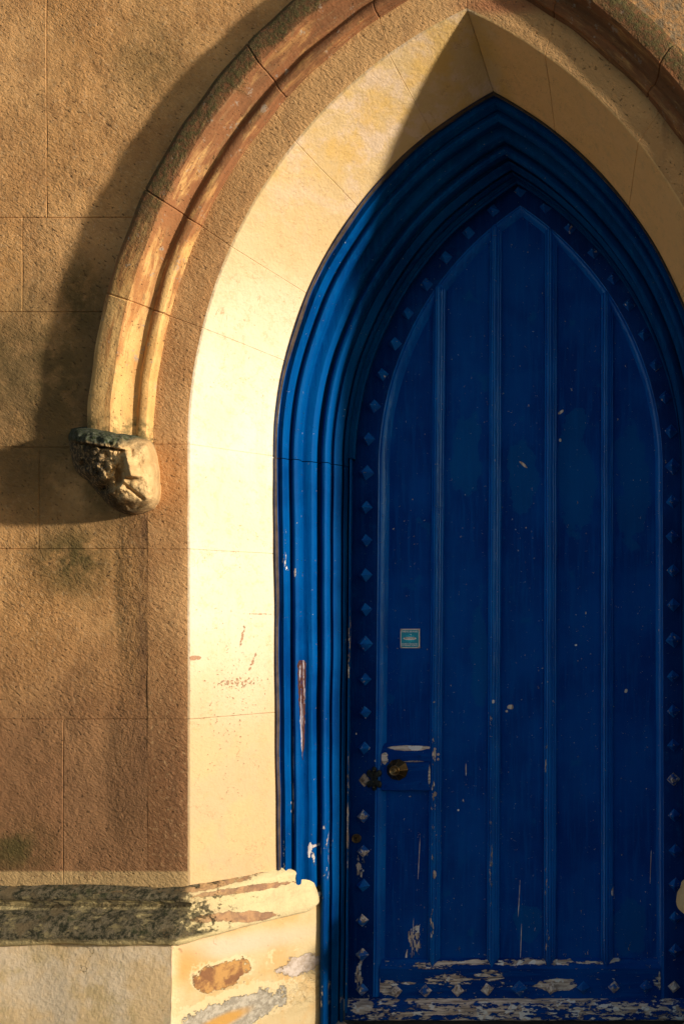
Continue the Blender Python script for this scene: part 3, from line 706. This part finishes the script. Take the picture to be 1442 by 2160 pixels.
# ------------------------------------------------------------------ blue timber frame
frame = empty('door_frame', (0, .4, 0), 'thick blue painted moulded timber frame round the pointed door', 'door frame')
ms = [(578, .240), (580, .252), (585, .258), (586, .266), (595.5, .262), (597, .264), (603, .278), (609.5, .292), (610, .297), (612, .303), (614.5, .303), (616, .294), (618, .289), (621, .288), (626, .293), (631, .301), (634.5, .312), (636, .330), (638.5, .344), (643, .346), (650, .345), (657, .349), (664, .359), (669, .372), (671, .384), (672.5, .390), (675.5, .393)]
mi = [(675.5, .393), (676.5, .382), (678, .370), (681, .363), (685, .363), (690, .369), (694, .381), (696, .396), (697, .414), (699, .424), (702, .425), (703, .418), (704, .414), (712, .426), (720, .440), (720.6, .452), (722.5, .462), (724.5, .452), (725.5, .449), (729, .460), (733, .474), (733.6, .500)]
mb = [(735.8, .520), (736, .494), (737.5, .488), (740, .491), (742, .502), (743.2, .520), (743.6, .548)]
def fa(px, d):
    return (1.0*(-(XA(px, d))))
def prof_frame(lst, shift=0):
    r = []
    for px, d in lst:
        t = (px-583)/160
        r.append((-XA(px+shift, d), d, .672+(.622-.672)*t, -.009+.018*t))
    return r
# the surround is centred on the doorway axis, so pixel half widths are already true half widths
def frame_piece(name, lst, u0, u1, side, mat, shift=0, amp=.0026):
    pr = prof_frame(lst, shift)
    us = subd(u0, u1, .02 if u1 <= 0 else .012)
    V, Fc, K = sweep(pr, us, side, amp, 5)
    n = len(pr)
    # closed ends and back
    b = len(V)
    for u in (us[0], us[-1]):
        V.append(ring_pt(pr[-1][0], .60, pr[-1][2], u, side)); V.append(ring_pt(pr[0][0]+.004, .60, pr[0][2], u, side))
    lo = list(range(n))+[b, b+1]; hi = [(len(us)-1)*n+k for k in range(n)]+[b+2, b+3]
    if side < 0: hi.reverse()
    else: lo.reverse()
    Fc += [lo, hi]
    return mesh(name, V, Fc, mat, frame, smooth=True, sharp=28)
for side in (-1, 1):
    uj = -.004
    frame_piece('putty_strip', [(572, .246), (578.5, .243), (583, .250), (585.5, .262)], .55-ZS, 1.0, side, M_putty, amp=.004)
    for a, b, nm in ((-ZS-.1, uj-.0015, 'jamb'), (uj+.0015, 1.0, 'arch_head')):
        frame_piece(nm+'_outer_moulding', ms, max(a, .53-ZS), b, side, M_frame)
        frame_piece(nm+'_inner_moulding', mi, a, b, side, M_frame)
    frame_piece('stop_bead', mb, -ZS+.03, .022, side, M_bead, 0, .001)
    frame_piece('weather_strip', [(732.5, .520), (732.8, .489), (734, .484), (738, .484), (738.6, .488), (740.5, .488), (744, .500), (747.5, .505), (749, .515), (749.5, .545)], .024, 1.0, side, M_frame)
# long flake on the left outer moulding
V, Fc = [], []
pts = [(625, 1395), (631, 1391), (640, 1393), (646, 1402), (647, 1430), (645, 1460), (643, 1490), (646, 1505), (643, 1520), (640, 1535), (643, 1560), (641, 1585), (636, 1600), (633, 1607), (633, 1580), (635, 1555), (634, 1530), (631, 1505), (628, 1480), (629, 1450), (625, 1430)]
def frame_surf(px, py):
    z = None
    for (p0, d0), (p1, d1) in zip(ms[:-1], ms[1:]):
        pass
    best = None
    for (p0, d0), (p1, d1) in zip(ms[:-1], ms[1:]):
        for k in range(6):
            t = k/6; p = p0+(p1-p0)*t; d = d0+(d1-d0)*t
            z = CZ-(py-PY)*(D+d)/F; tt = (p-583)/160; a = -XA(p, d)+(-.009+.018*tt)*(ZS-z)
            q = PX-(CX+a)*F/(D+d)
            if best is None or abs(q-px) < best[0]: best = (abs(q-px), Vector((-a, d, z)))
    return best[1]
fl = [frame_surf(*p)+Vector((.0014, -.0016, 0)) for p in pts]
cs = [frame_surf(636, 1400+i*9.5)+Vector((.0020, -.0022, 0)) for i in range(22)]
def nearest_strip():
    V = []; Fc = []
    for i in range(44):
        y = 1393+i*4.9
        l = 626 if y < 1430 else 626+(y-1430)*.055; r = 647-(y-1440)*.03 if y > 1440 else 646
        if y > 1575: l += (y-1575)*.1; r -= (y-1575)*.25
        if y < 1402: l += (1402-y)*.5; r -= (1402-y)*.5
        l += mnoise.noise(Vector((y*.11, 0, 0)))*2.5; r += mnoise.noise(Vector((y*.13, 5, 0)))*2.5
        for k in range(7):
            V.append(frame_surf(l+(max(r, l+1)-l)*k/6, y)+Vector((.0012, -.0014, 0))*(1 if 0 < k < 6 else -.6))
    for i in range(43):
        for k in range(6): Fc.append([i*7+k, i*7+k+1, (i+1)*7+k+1, (i+1)*7+k])
    return V, Fc
n = NT('flaked_wood_and_primer', .85, .2)
wg = n.noise(55, 4, .7, n.vec(scale=(1.6, 1, .10)))
colr = n.mix(n.rng(wg, .55, .60), (.055, .018, .014), (.34, .32, .36)); M_flake = n.out(colr, n.bump(wg, 1, .004))
V, Fc = nearest_strip(); mesh('bare_patch', V, Fc, M_flake, frame, smooth=True)
# two bent nails at the head of the frame
for px in (1024, 1042):
    c = W(px, 250, .318)
    pts = [c+Vector((.006*math.cos(a)-.004, -.012*abs(math.sin(a))+.01, .014*math.sin(a))) for a in [PI*.45+PI*1.15*i/10 for i in range(11)]]
    V, Fc = tube(pts, .0022, 6); mesh('bent_nail', V, Fc, M_frame, frame, smooth=True)

# ------------------------------------------------------------------ door leaf
door = empty('door', (0, .56, 0), 'tall blue pointed plank door with pyramid studs and flaking paint at the foot', 'door')
YL = .542; YP = .566
def LX(px, d=YL): return XA(px, d)
def LZ(py, d=YL): return CZ-(py-PY)*(D+d)/F
zbot = LZ(2143)
AXL = LX(1097)                                    # should be near 0
HI, CI = .515, .660                               # inner arch of the rim
def arc_z(x, off=0.0):
    R = HI+off+CI; q = R*R-(abs(x)+CI)**2
    return ZS+(math.sqrt(q) if q > 0 else 0)
prof_rim = [(.70, YL+.002, .62, 0), (.64, YL, .62, 0), (.60, YL, .63, .004), (.565, YL, .64, .006), (.537, YL, .652, .010), (.534, YL+.001, .652, .010), (.531, YL+.004, .652, .010), (.529, YL+.003, .655, .010),
            (.524, YL+.0015, .657, .010), (.519, YL+.004, .66, .010), (.512, YL+.010, .66, .010), (.508, YL+.017, .66, .010), (.505, YL+.020, .66, .010), (.502, YP+.001, .66, .010)]
for side in (-1, 1):
    pr = [(p[0], p[1], p[2], p[3] if side < 0 else p[3]*.3) for p in prof_rim]
    bd = 5
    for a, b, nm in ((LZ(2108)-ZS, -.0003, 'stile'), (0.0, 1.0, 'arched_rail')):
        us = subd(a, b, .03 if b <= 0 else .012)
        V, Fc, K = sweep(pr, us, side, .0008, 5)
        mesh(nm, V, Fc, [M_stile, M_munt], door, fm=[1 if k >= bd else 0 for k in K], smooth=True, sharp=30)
mun = [(925, 912), (1043, 1037), (1160, 1157), (1279, 1278)]     # top and bottom pixel of each cover strip
xm = [((LX(a)), (LX(b))) for a, b in mun]
zt, zb = LZ(500), LZ(2035)
def mx_at(i, z): t = (z-zb)/(zt-zb); return xm[i][1]+(xm[i][0]-xm[i][1])*t
# five planks
bounds = [-.66]+list(range(4))+[.66]
for i in range(5):
    nz = 60; V = []; Fc = []
    zlo = zb-.03
    def edge(j, z): return bounds[j] if j in (0, 5) else mx_at(bounds[j], z)
    xc = (edge(i, 1.5)+edge(i+1, 1.5))/2
    NXp = 8
    for k in range(NXp+1):
        for r in range(nz+1):
            s = k/NXp; x0 = edge(i, 1.5)+(edge(i+1, 1.5)-edge(i, 1.5))*s
            ztop = arc_z(min(abs(x0), .60), .10); z = zlo+(ztop-zlo)*r/nz
            x = edge(i, z)+(edge(i+1, z)-edge(i, z))*s
            wv = mnoise.noise(Vector((x*4, i*7, z*1.3)))*.0022
            V.append((x, YP+wv, z))
    for k in range(NXp):
        for r in range(nz): a = k*(nz+1)+r; Fc.append([a, a+nz+1, a+nz+2, a+1])
    mesh('plank', V, Fc, M_leaf, door, smooth=True)
# cover strips: rounded with two fine grooves
mp = [(-.0300, YP-.001), (-.0292, YP+.016), (-.0245, YP+.016), (-.0240, YP-.008), (-.0232, YP-.013), (-.0205, YP-.0150), (-.0165, YP-.0215), (-.0140, YP-.0235), (-.0128, YP-.0205), (-.0110, YP-.0255), (-.0060, YP-.0285), (-.0030, YP-.0285), (-.0020, YP-.0245), (-.0008, YP-.0285), (.0030, YP-.0270), (.0075, YP-.0225), (.0088, YP-.0190), (.0102, YP-.0205), (.0140, YP-.0175), (.0165, YP-.0110), (.0190, YP-.0095), (.0205, YP-.0060), (.0210, YP+.012), (.0240, YP+.012), (.0248, YP-.001)]
for i in range(4):
    V = []; Fc = []; n = len(mp)
    x0 = mx_at(i, 2.8); top = arc_z(abs(x0), .014)
    zs = subd(zb-.012, top-.02, .03)+[top-.010, top-.003, top+.002]
    for zi, z in enumerate(zs):
        f = 1.0
        if zi == len(zs)-2: f = .80
        if zi == len(zs)-1: f = .35
        if zi == 0: f = .35
        if zi == 1: f = 1.0
        for dx, y in mp:
            v = Vector((mx_at(i, z)+dx*(f if f < 1 else 1), y+(1-f)*.006, z)); V.append(wob(v, .0010, 9))
    for r in range(len(zs)-1):
        for k in range(n-1): Fc.append([r*n+k, r*n+k+1, (r+1)*n+k+1, (r+1)*n+k])
    mesh('cover_strip', V, Fc, M_munt, door, smooth=True, sharp=22)
# bottom rail with its sloping top moulding
def hbar(name, prof, x0, x1, mat, amp=.0012, par=None, nseg=60):
    """prof: (y,z); runs along x"""
    V = []; Fc = []; n = len(prof)
    for i in range(nseg+1):
        x = x0+(x1-x0)*i/nseg
        for y, z in prof: V.append(wob((x, y, z), amp, 14) if 0 < i < nseg else Vector((x, y, z)))
    for i in range(nseg):
        for k in range(n-1): Fc.append([i*n+k, (i+1)*n+k, (i+1)*n+k+1, i*n+k+1])
    Fc += [list(range(n))[::-1], [nseg*n+k for k in range(n)]]
    return mesh(name, V, Fc, mat, par or door, smooth=True, sharp=30)
xl, xr = LX(801), LX(1393)
hbar('bottom_rail', [(YP+.02, LZ(2022)), (YP-.002, LZ(2026)), (YP-.009, LZ(2028)), (YP-.012, LZ(2032)), (YL+.001, LZ(2040)), (YL-.003, LZ(2044)), (YL-.0015, LZ(2047)), (YL-.0015, LZ(2112)), (YP+.02, LZ(2112))], xl, xr, M_rail)
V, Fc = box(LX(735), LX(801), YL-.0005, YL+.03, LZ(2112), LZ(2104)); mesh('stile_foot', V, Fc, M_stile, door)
hbar('weatherboard', [(YL+.03, LZ(2103)), (YL-.004, LZ(2107)), (YL-.010, LZ(2109)), (YL-.018, LZ(2114)), (YL-.026, LZ(2117)), (YL-.028, LZ(2121)), (YL-.026, LZ(2135)), (YL-.027, LZ(2146)), (YL-.022, LZ(2149)), (YL+.03, LZ(2149))], LX(729, YL-.02), -LX(729, YL-.02)-.0, M_board, .0022, nseg=110)
# lock rail
xk0, xk1 = LX(804), LX(907)
hbar('lock_rail', [(YP+.01, LZ(1566)), (YP-.006, LZ(1570)), (YP-.013, LZ(1574)), (YL+.004, LZ(1586)), (YL+.001, LZ(1590)), (YL+.0015, LZ(1606)), (YL+.004, LZ(1607)), (YL-.001, LZ(1608.5)), (YL-.001, LZ(1667)), (YL+.003, LZ(1669)), (YP+.01, LZ(1669))], xk0, xk1, M_lock, .0008, nseg=24)
for p in ((884, 1596), (811, 1619), (891, 1616), (813, 1659), (887, 1652)):
    c = W(p[0], p[1], YL-.001); V, Fc = lathe(c, [(.0048, .002), (.0045, -.001), (.0028, -.0028), (.0006, -.0034)], 12); mesh('screw_head', V, Fc, M_lock, door, smooth=True)
# studs: faceted pyramids, one mesh per kind
def stud_mesh(name, mat, s, h, flat=.12):
    V = []; Fc = []
    for r, y in ((1.0, 0.001), (1.0, -.0025), (.93, -.0040), (flat, -h), ):
        for k in range(8):
            q = 2*PI*k/8; rr = r if k % 2 == 0 else r*.725
            V.append((s*rr*math.cos(q), y, s*rr*math.sin(q)))
    for i in range(3):
        for k in range(8): Fc.append([i*8+k, i*8+(k+1) % 8, (i+1)*8+(k+1) % 8, (i+1)*8+k])
    Fc.append([24+k for k in range(8)])
    me = bpy.data.meshes.new(name); me.from_pydata(V, [], Fc); me.materials.append(mat); me.update(); return me
M_frame.node_tree.nodes['Principled BSDF'].inputs['Specular IOR Level'].default_value = .05
M_munt.node_tree.nodes['Principled BSDF'].inputs['Specular IOR Level'].default_value = .55
M_stud.node_tree.nodes['Principled BSDF'].inputs['Specular IOR Level'].default_value = 1.0
M_stud.node_tree.nodes['Principled BSDF'].inputs['Roughness'].default_value = .2
M_stud.node_tree.nodes['Principled BSDF'].inputs['Specular Tint'].default_value = (.6, .8, 1, 1)
ST = {'n': stud_mesh('stud', M_stud, .0250, .031), 'L': stud_mesh('stud_large', M_stud, .0305, .036), 'c': stud_mesh('stud_chipped', M_studw, .0245, .025, .16), 'b': stud_mesh('stud_bare', M_studb, .0245, .014, .45)}
left = [(1040, 444), (988, 491), (940, 543), (899, 600), (860, 661), (833, 725), (806, 790), (789, 857), (777, 926), (773, 997, 'L'), (772, 1070), (772, 1140), (771, 1213), (771, 1286), (770, 1358, 'L'), (770, 1433), (770, 1503), (768, 1578), (766, 1722, 'c'), (766, 1796, 'c'), (766, 1868), (764, 1942, 'c'), (764, 2014, 'c'), (764, 2088, 'c')]
right = [(1151, 437), (1203, 480), (1252, 532), (1294, 587), (1327, 643), (1359, 706), (1383, 770), (1403, 838), (1415, 910), (1419, 984, 'L'), (1418, 1058), (1418, 1132), (1419, 1204), (1420, 1276), (1420, 1350, 'L'), (1419, 1427), (1420, 1500), (1420, 1572), (1420, 1644, 'c'), (1422, 1720), (1424, 1795), (1424, 1866), (1424, 1936), (1424, 2005), (1421, 2082, 'b')]
bottom = [(835, 2092, 'b'), (897, 2091, 'c'), (965, 2090, 'b'), (1027, 2088, 'b'), (1095, 2086, 'L'), (1162, 2085, 'b'), (1230, 2084), (1295, 2083, 'c'), (1362, 2082)]
for p in [(1097, 403)]+left+right+bottom:
    k = p[2] if len(p) > 2 else 'n'
    y = YL-.0022 if p in bottom else YL
    c = W(p[0], p[1], y); o = link(bpy.data.objects.new('stud', ST[k])); o.location = c
    o.rotation_euler = (0, random.uniform(-.12, .12), 0)
    sc = random.uniform(.94, 1.06); o.scale = (sc, 1, sc); put(o, door)
    if k == 'b': o['label'] = 'stud worn down to bare grey wood'
# pale scar of the missing stud
c = W(768, 1646, YL-.0012); s = .021
V = [c+Vector((s*math.cos(q)*(1 if i % 2 == 0 else .74), 0, s*1.25*math.sin(q)*(1 if i % 2 == 0 else .72))) for i, q in enumerate([2*PI*k/8 for k in range(8)])]+[c+Vector((.002, .0002, .003))]
mesh('stud_scar', V+[v+Vector((0, .004, 0)) for v in V[:8]], [[i, (i+1) % 8, 8] for i in range(8)]+[[i, i+9, (i+1) % 8+9, (i+1) % 8] for i in range(8)], M_bare, door)
# door knob: ten sided brass rose with a small centre boss
c = W(838, 1624, YL-.001)
V, Fc = lathe(c, [(.041, .001), (.041, -.003), (.038, -.006), (.022, -.021), (.0195, -.024), (.0175, -.025)], 9)
knob = mesh('door_knob', V, Fc, M_brass, door)
for k in range(9):
    q = 2*PI*k/9; a = c+Vector((.039*math.cos(q), -.0058, .039*math.sin(q))); b = c+Vector((.020*math.cos(q), -.0235, .020*math.sin(q)))
    V, Fc = tube([a, b], .0009, 5); mesh('rib', V, Fc, M_brass2, knob)
V, Fc = lathe(c, [(.019, -.022), (.0195, -.027), (.0175, -.029), (.0155, -.0275), (.012, -.026), (.0115, -.030), (.0095, -.032), (.0075, -.031), (.006, -.026), (.001, -.025)], 24)
mesh('boss', V, Fc, M_brass2, knob, smooth=True, sharp=40)
pts = [c+Vector((.008*math.cos(a)-.001, -.032, .008*math.sin(a))) for a in [PI*.9-PI*1.5*i/12 for i in range(13)]]
V, Fc = tube(pts, .0022, 6); mesh('ring_pull', V, Fc, M_brass2, knob, smooth=True)
# escutcheon: pierced iron plate with lobes
c = W(789, 1643, YL-.002); sx = .0265; sz = .043
ol = []
for k in range(120):
    q = 2*PI*k/120
    r = 1.0
    x = math.cos(q); z = math.sin(q)
    lob = .0
    for lx, lz, lr in ((0, .80, .26), (0, -.80, .26), (.62, .48, .30), (-.62, .48, .30), (.62, -.48, .30), (-.62, -.48, .30), (0, .3, .38), (0, -.3, .38), (0, 0, .40)):
        bq = x*lx+z*lz; disc = bq*bq-(lx*lx+lz*lz-lr*lr)
        if disc > 0: lob = max(lob, bq+math.sqrt(disc))
    ol.append((x*lob*1.02, z*lob))
V = []; nO = len(ol)
for f, y in ((1.0, .002), (1.0, -.003), (.86, -.006)):
    V += [c+Vector((x*f*sx*1.12, y, z*f*sz)) for x, z in ol]
V.append(c+Vector((0, -.006, 0)))
Fc = [[r*nO+i, r*nO+(i+1) % nO, (r+1)*nO+(i+1) % nO, (r+1)*nO+i] for r in range(2) for i in range(nO)]+[[2*nO+i, 2*nO+(i+1) % nO, 3*nO] for i in range(nO)]
esc = mesh('escutcheon', V, Fc, M_iron, door, smooth=True, sharp=30)
for dz, r in ((.031, .0062), (-.031, .0062), (-.012, .0045)):
    V, Fc = lathe(c+Vector((0, -.005, dz)), [(r, .001), (r*.95, -.003), (r*.5, -.006), (r*.1, -.0065)], 14); mesh('screw', V, Fc, M_iron, esc, smooth=True)
V, Fc = lathe(c+Vector((0, -.0062, .016)), [(.0085, .001), (.0085, -.0012), (.006, -.0014), (.0055, .0005)], 18); mesh('keyhole_rim', V, Fc, M_iron, esc, smooth=True)
V, Fc = lathe(c+Vector((0, -.0065, .016)), [(.0055, 0), (.001, .0)], 14); mesh('keyhole', V, Fc, M_dark, esc)
V, Fc = box(c.x-.0025, c.x+.0025, c.y-.0068, c.y-.006, c.z-.004, c.z+.014); mesh('keyhole_slot', V, Fc, M_dark, esc)
# cylinder lock
c = W(752, 1769, YL)
V, Fc = lathe(c, [(.0175, .001), (.0178, -.004), (.0165, -.0062), (.0135, -.0058), (.0125, -.0045), (.001, -.0045)], 28)
lk = mesh('lock_cylinder', V, Fc, M_brass2, door, smooth=True, sharp=30)
V, Fc = lathe(c+Vector((0, -.0048, .002)), [(.0035, 0), (.0005, 0)], 12); mesh('keyhole', V, Fc, M_dark, lk)
V, Fc = box(c.x-.0013, c.x+.0013, c.y-.0054, c.y-.0046, c.z-.009, c.z+.002); mesh('key_slot', V, Fc, M_dark, lk)

# ------------------------------------------------------------------ small warning sign
sc_ = W(865, 1347, YP-.002); K = (D+YP)/F
sign = empty('warning_sign', sc_, 'small square teal warning plate screwed to the first panel of the blue door', 'sign')
hw = 20.3*K
V, Fc = box(sc_.x-hw, sc_.x+hw, sc_.y-.0030, sc_.y+.001, sc_.z-hw, sc_.z+hw, .0006); mesh('plate', V, Fc, M_edge, sign)
V, Fc = box(sc_.x-hw*.90, sc_.x+hw*.90, sc_.y-.0036, sc_.y-.0030, sc_.z-hw*.90, sc_.z+hw*.90); mesh('printed_face', V, Fc, M_teal, sign)
def flat_ring(cx, cz, rx, rz, wd, ang, y, mat, name='orbit_ring', n=40, full=False):
    V = []; Fc = []
    for k in range(n):
        q = 2*PI*k/n
        for f in ((0, 1) if not full else (0, 1)):
            a = (rx-(wd if f == 0 else 0)) if not full else rx*f; b = (rz-(wd if f == 0 else 0)) if not full else rz*f
            x, z = a*math.cos(q), b*math.sin(q)
            V.append((cx+x*math.cos(ang)-z*math.sin(ang), y, cz+x*math.sin(ang)+z*math.cos(ang)))
    Fc = [[2*k, 2*k+1, (2*k+3) % (2*n), (2*k+2) % (2*n)] for k in range(n)]
    return mesh(name, V, Fc, mat, sign)
yz = sc_.y-.0038
for i, ang in enumerate((PI/2, PI/2+1.05, PI/2-1.05)):
    flat_ring(sc_.x, sc_.z+.2*K, 9.8*K, 3.8*K, 1.2*K, ang, yz-.0001*i, M_cyan)
flat_ring(sc_.x, sc_.z+.1*K, 14*K, 3.2*K, 0, 0, yz-.0006, M_white, 'oval_badge', full=True)
flat_ring(sc_.x+2.2*K, sc_.z+8.2*K, 1.1*K, 1.1*K, 0, 0, yz-.0006, M_white, 'electron_dot', full=True)
def text(s, px, py, size, mat, width=None, y=yz-.0003):
    cu = bpy.data.curves.new('lettering', 'FONT'); cu.body = s; cu.size = size*K; cu.align_x = 'CENTER'; cu.align_y = 'CENTER'; cu.extrude = .00012; cu.offset = .00008
    o = link(bpy.data.objects.new('lettering', cu)); bpy.context.view_layer.update()
    dg = bpy.context.evaluated_depsgraph_get(); me = bpy.data.meshes.new_from_object(o.evaluated_get(dg)); bpy.data.objects.remove(o)
    o = link(bpy.data.objects.new('lettering', me)); me.materials.clear(); me.materials.append(mat)
    wx = max(v.co.x for v in me.vertices)-min(v.co.x for v in me.vertices)
    o.rotation_euler = (PI/2, 0, 0); o.location = Vector((W(px, py, YP).x, y, W(px, py, YP).z))
    if width: o.scale = (width*K/wx, 1, 1)
    put(o, sign)
text('THIEVES BEWARE', 865, 1332.5, 5.2, M_white, 34)
text('SMARTWATER', 865, 1346.2, 3.6, M_black, 22, yz-.0010)
text('PROPERTY PROTECTED', 865, 1358.6, 3.4, M_white, 33)
text('BY FORENSIC SCIENCE', 865, 1361.8, 3.4, M_white, 32)
text('www.smartwater.com', 865, 1364.8, 2.4, M_cyan, 18)
for sx in (-1, 1):
    for sz in (-1, 1):
        V, Fc = lathe(sc_+Vector((sx*18*K, -.003, sz*18*K)), [(.0032, .001), (.003, -.001), (.0015, -.0022), (.0003, -.0024)], 12); mesh('screw', V, Fc, M_silver, sign, smooth=True)

# ------------------------------------------------------------------ threshold
th = empty('threshold', (0, .45, -.17), 'dark worn stone step under the door', 'step')
V, Fc = box(-.72, .72, .30, .95, -.17, -.022, .006); mesh('step_stone', V, Fc, M_step, th, smooth=True, sharp=30)
for s in (-1, 1):
    bm = bmesh.new(); bmesh.ops.create_icosphere(bm, subdivisions=4, radius=1)
    for v in bm.verts:
        q = v.co.copy(); q = Vector([math.copysign(abs(c)**.6, c) for c in q]); q += mnoise.noise_vector(q*1.7+Vector((s, 0, 0)))*.25
        v.co = Vector((s*.655+q.x*.035, .44+q.y*.05, -.018+q.z*.030))
    V = [v.co.copy() for v in bm.verts]; bm.verts.index_update(); Fc = [[v.index for v in f.verts] for f in bm.faces]; bm.free()
    mesh('mortar_lump', V, Fc, M_rub, th, smooth=True)

SC.render.engine = 'CYCLES'
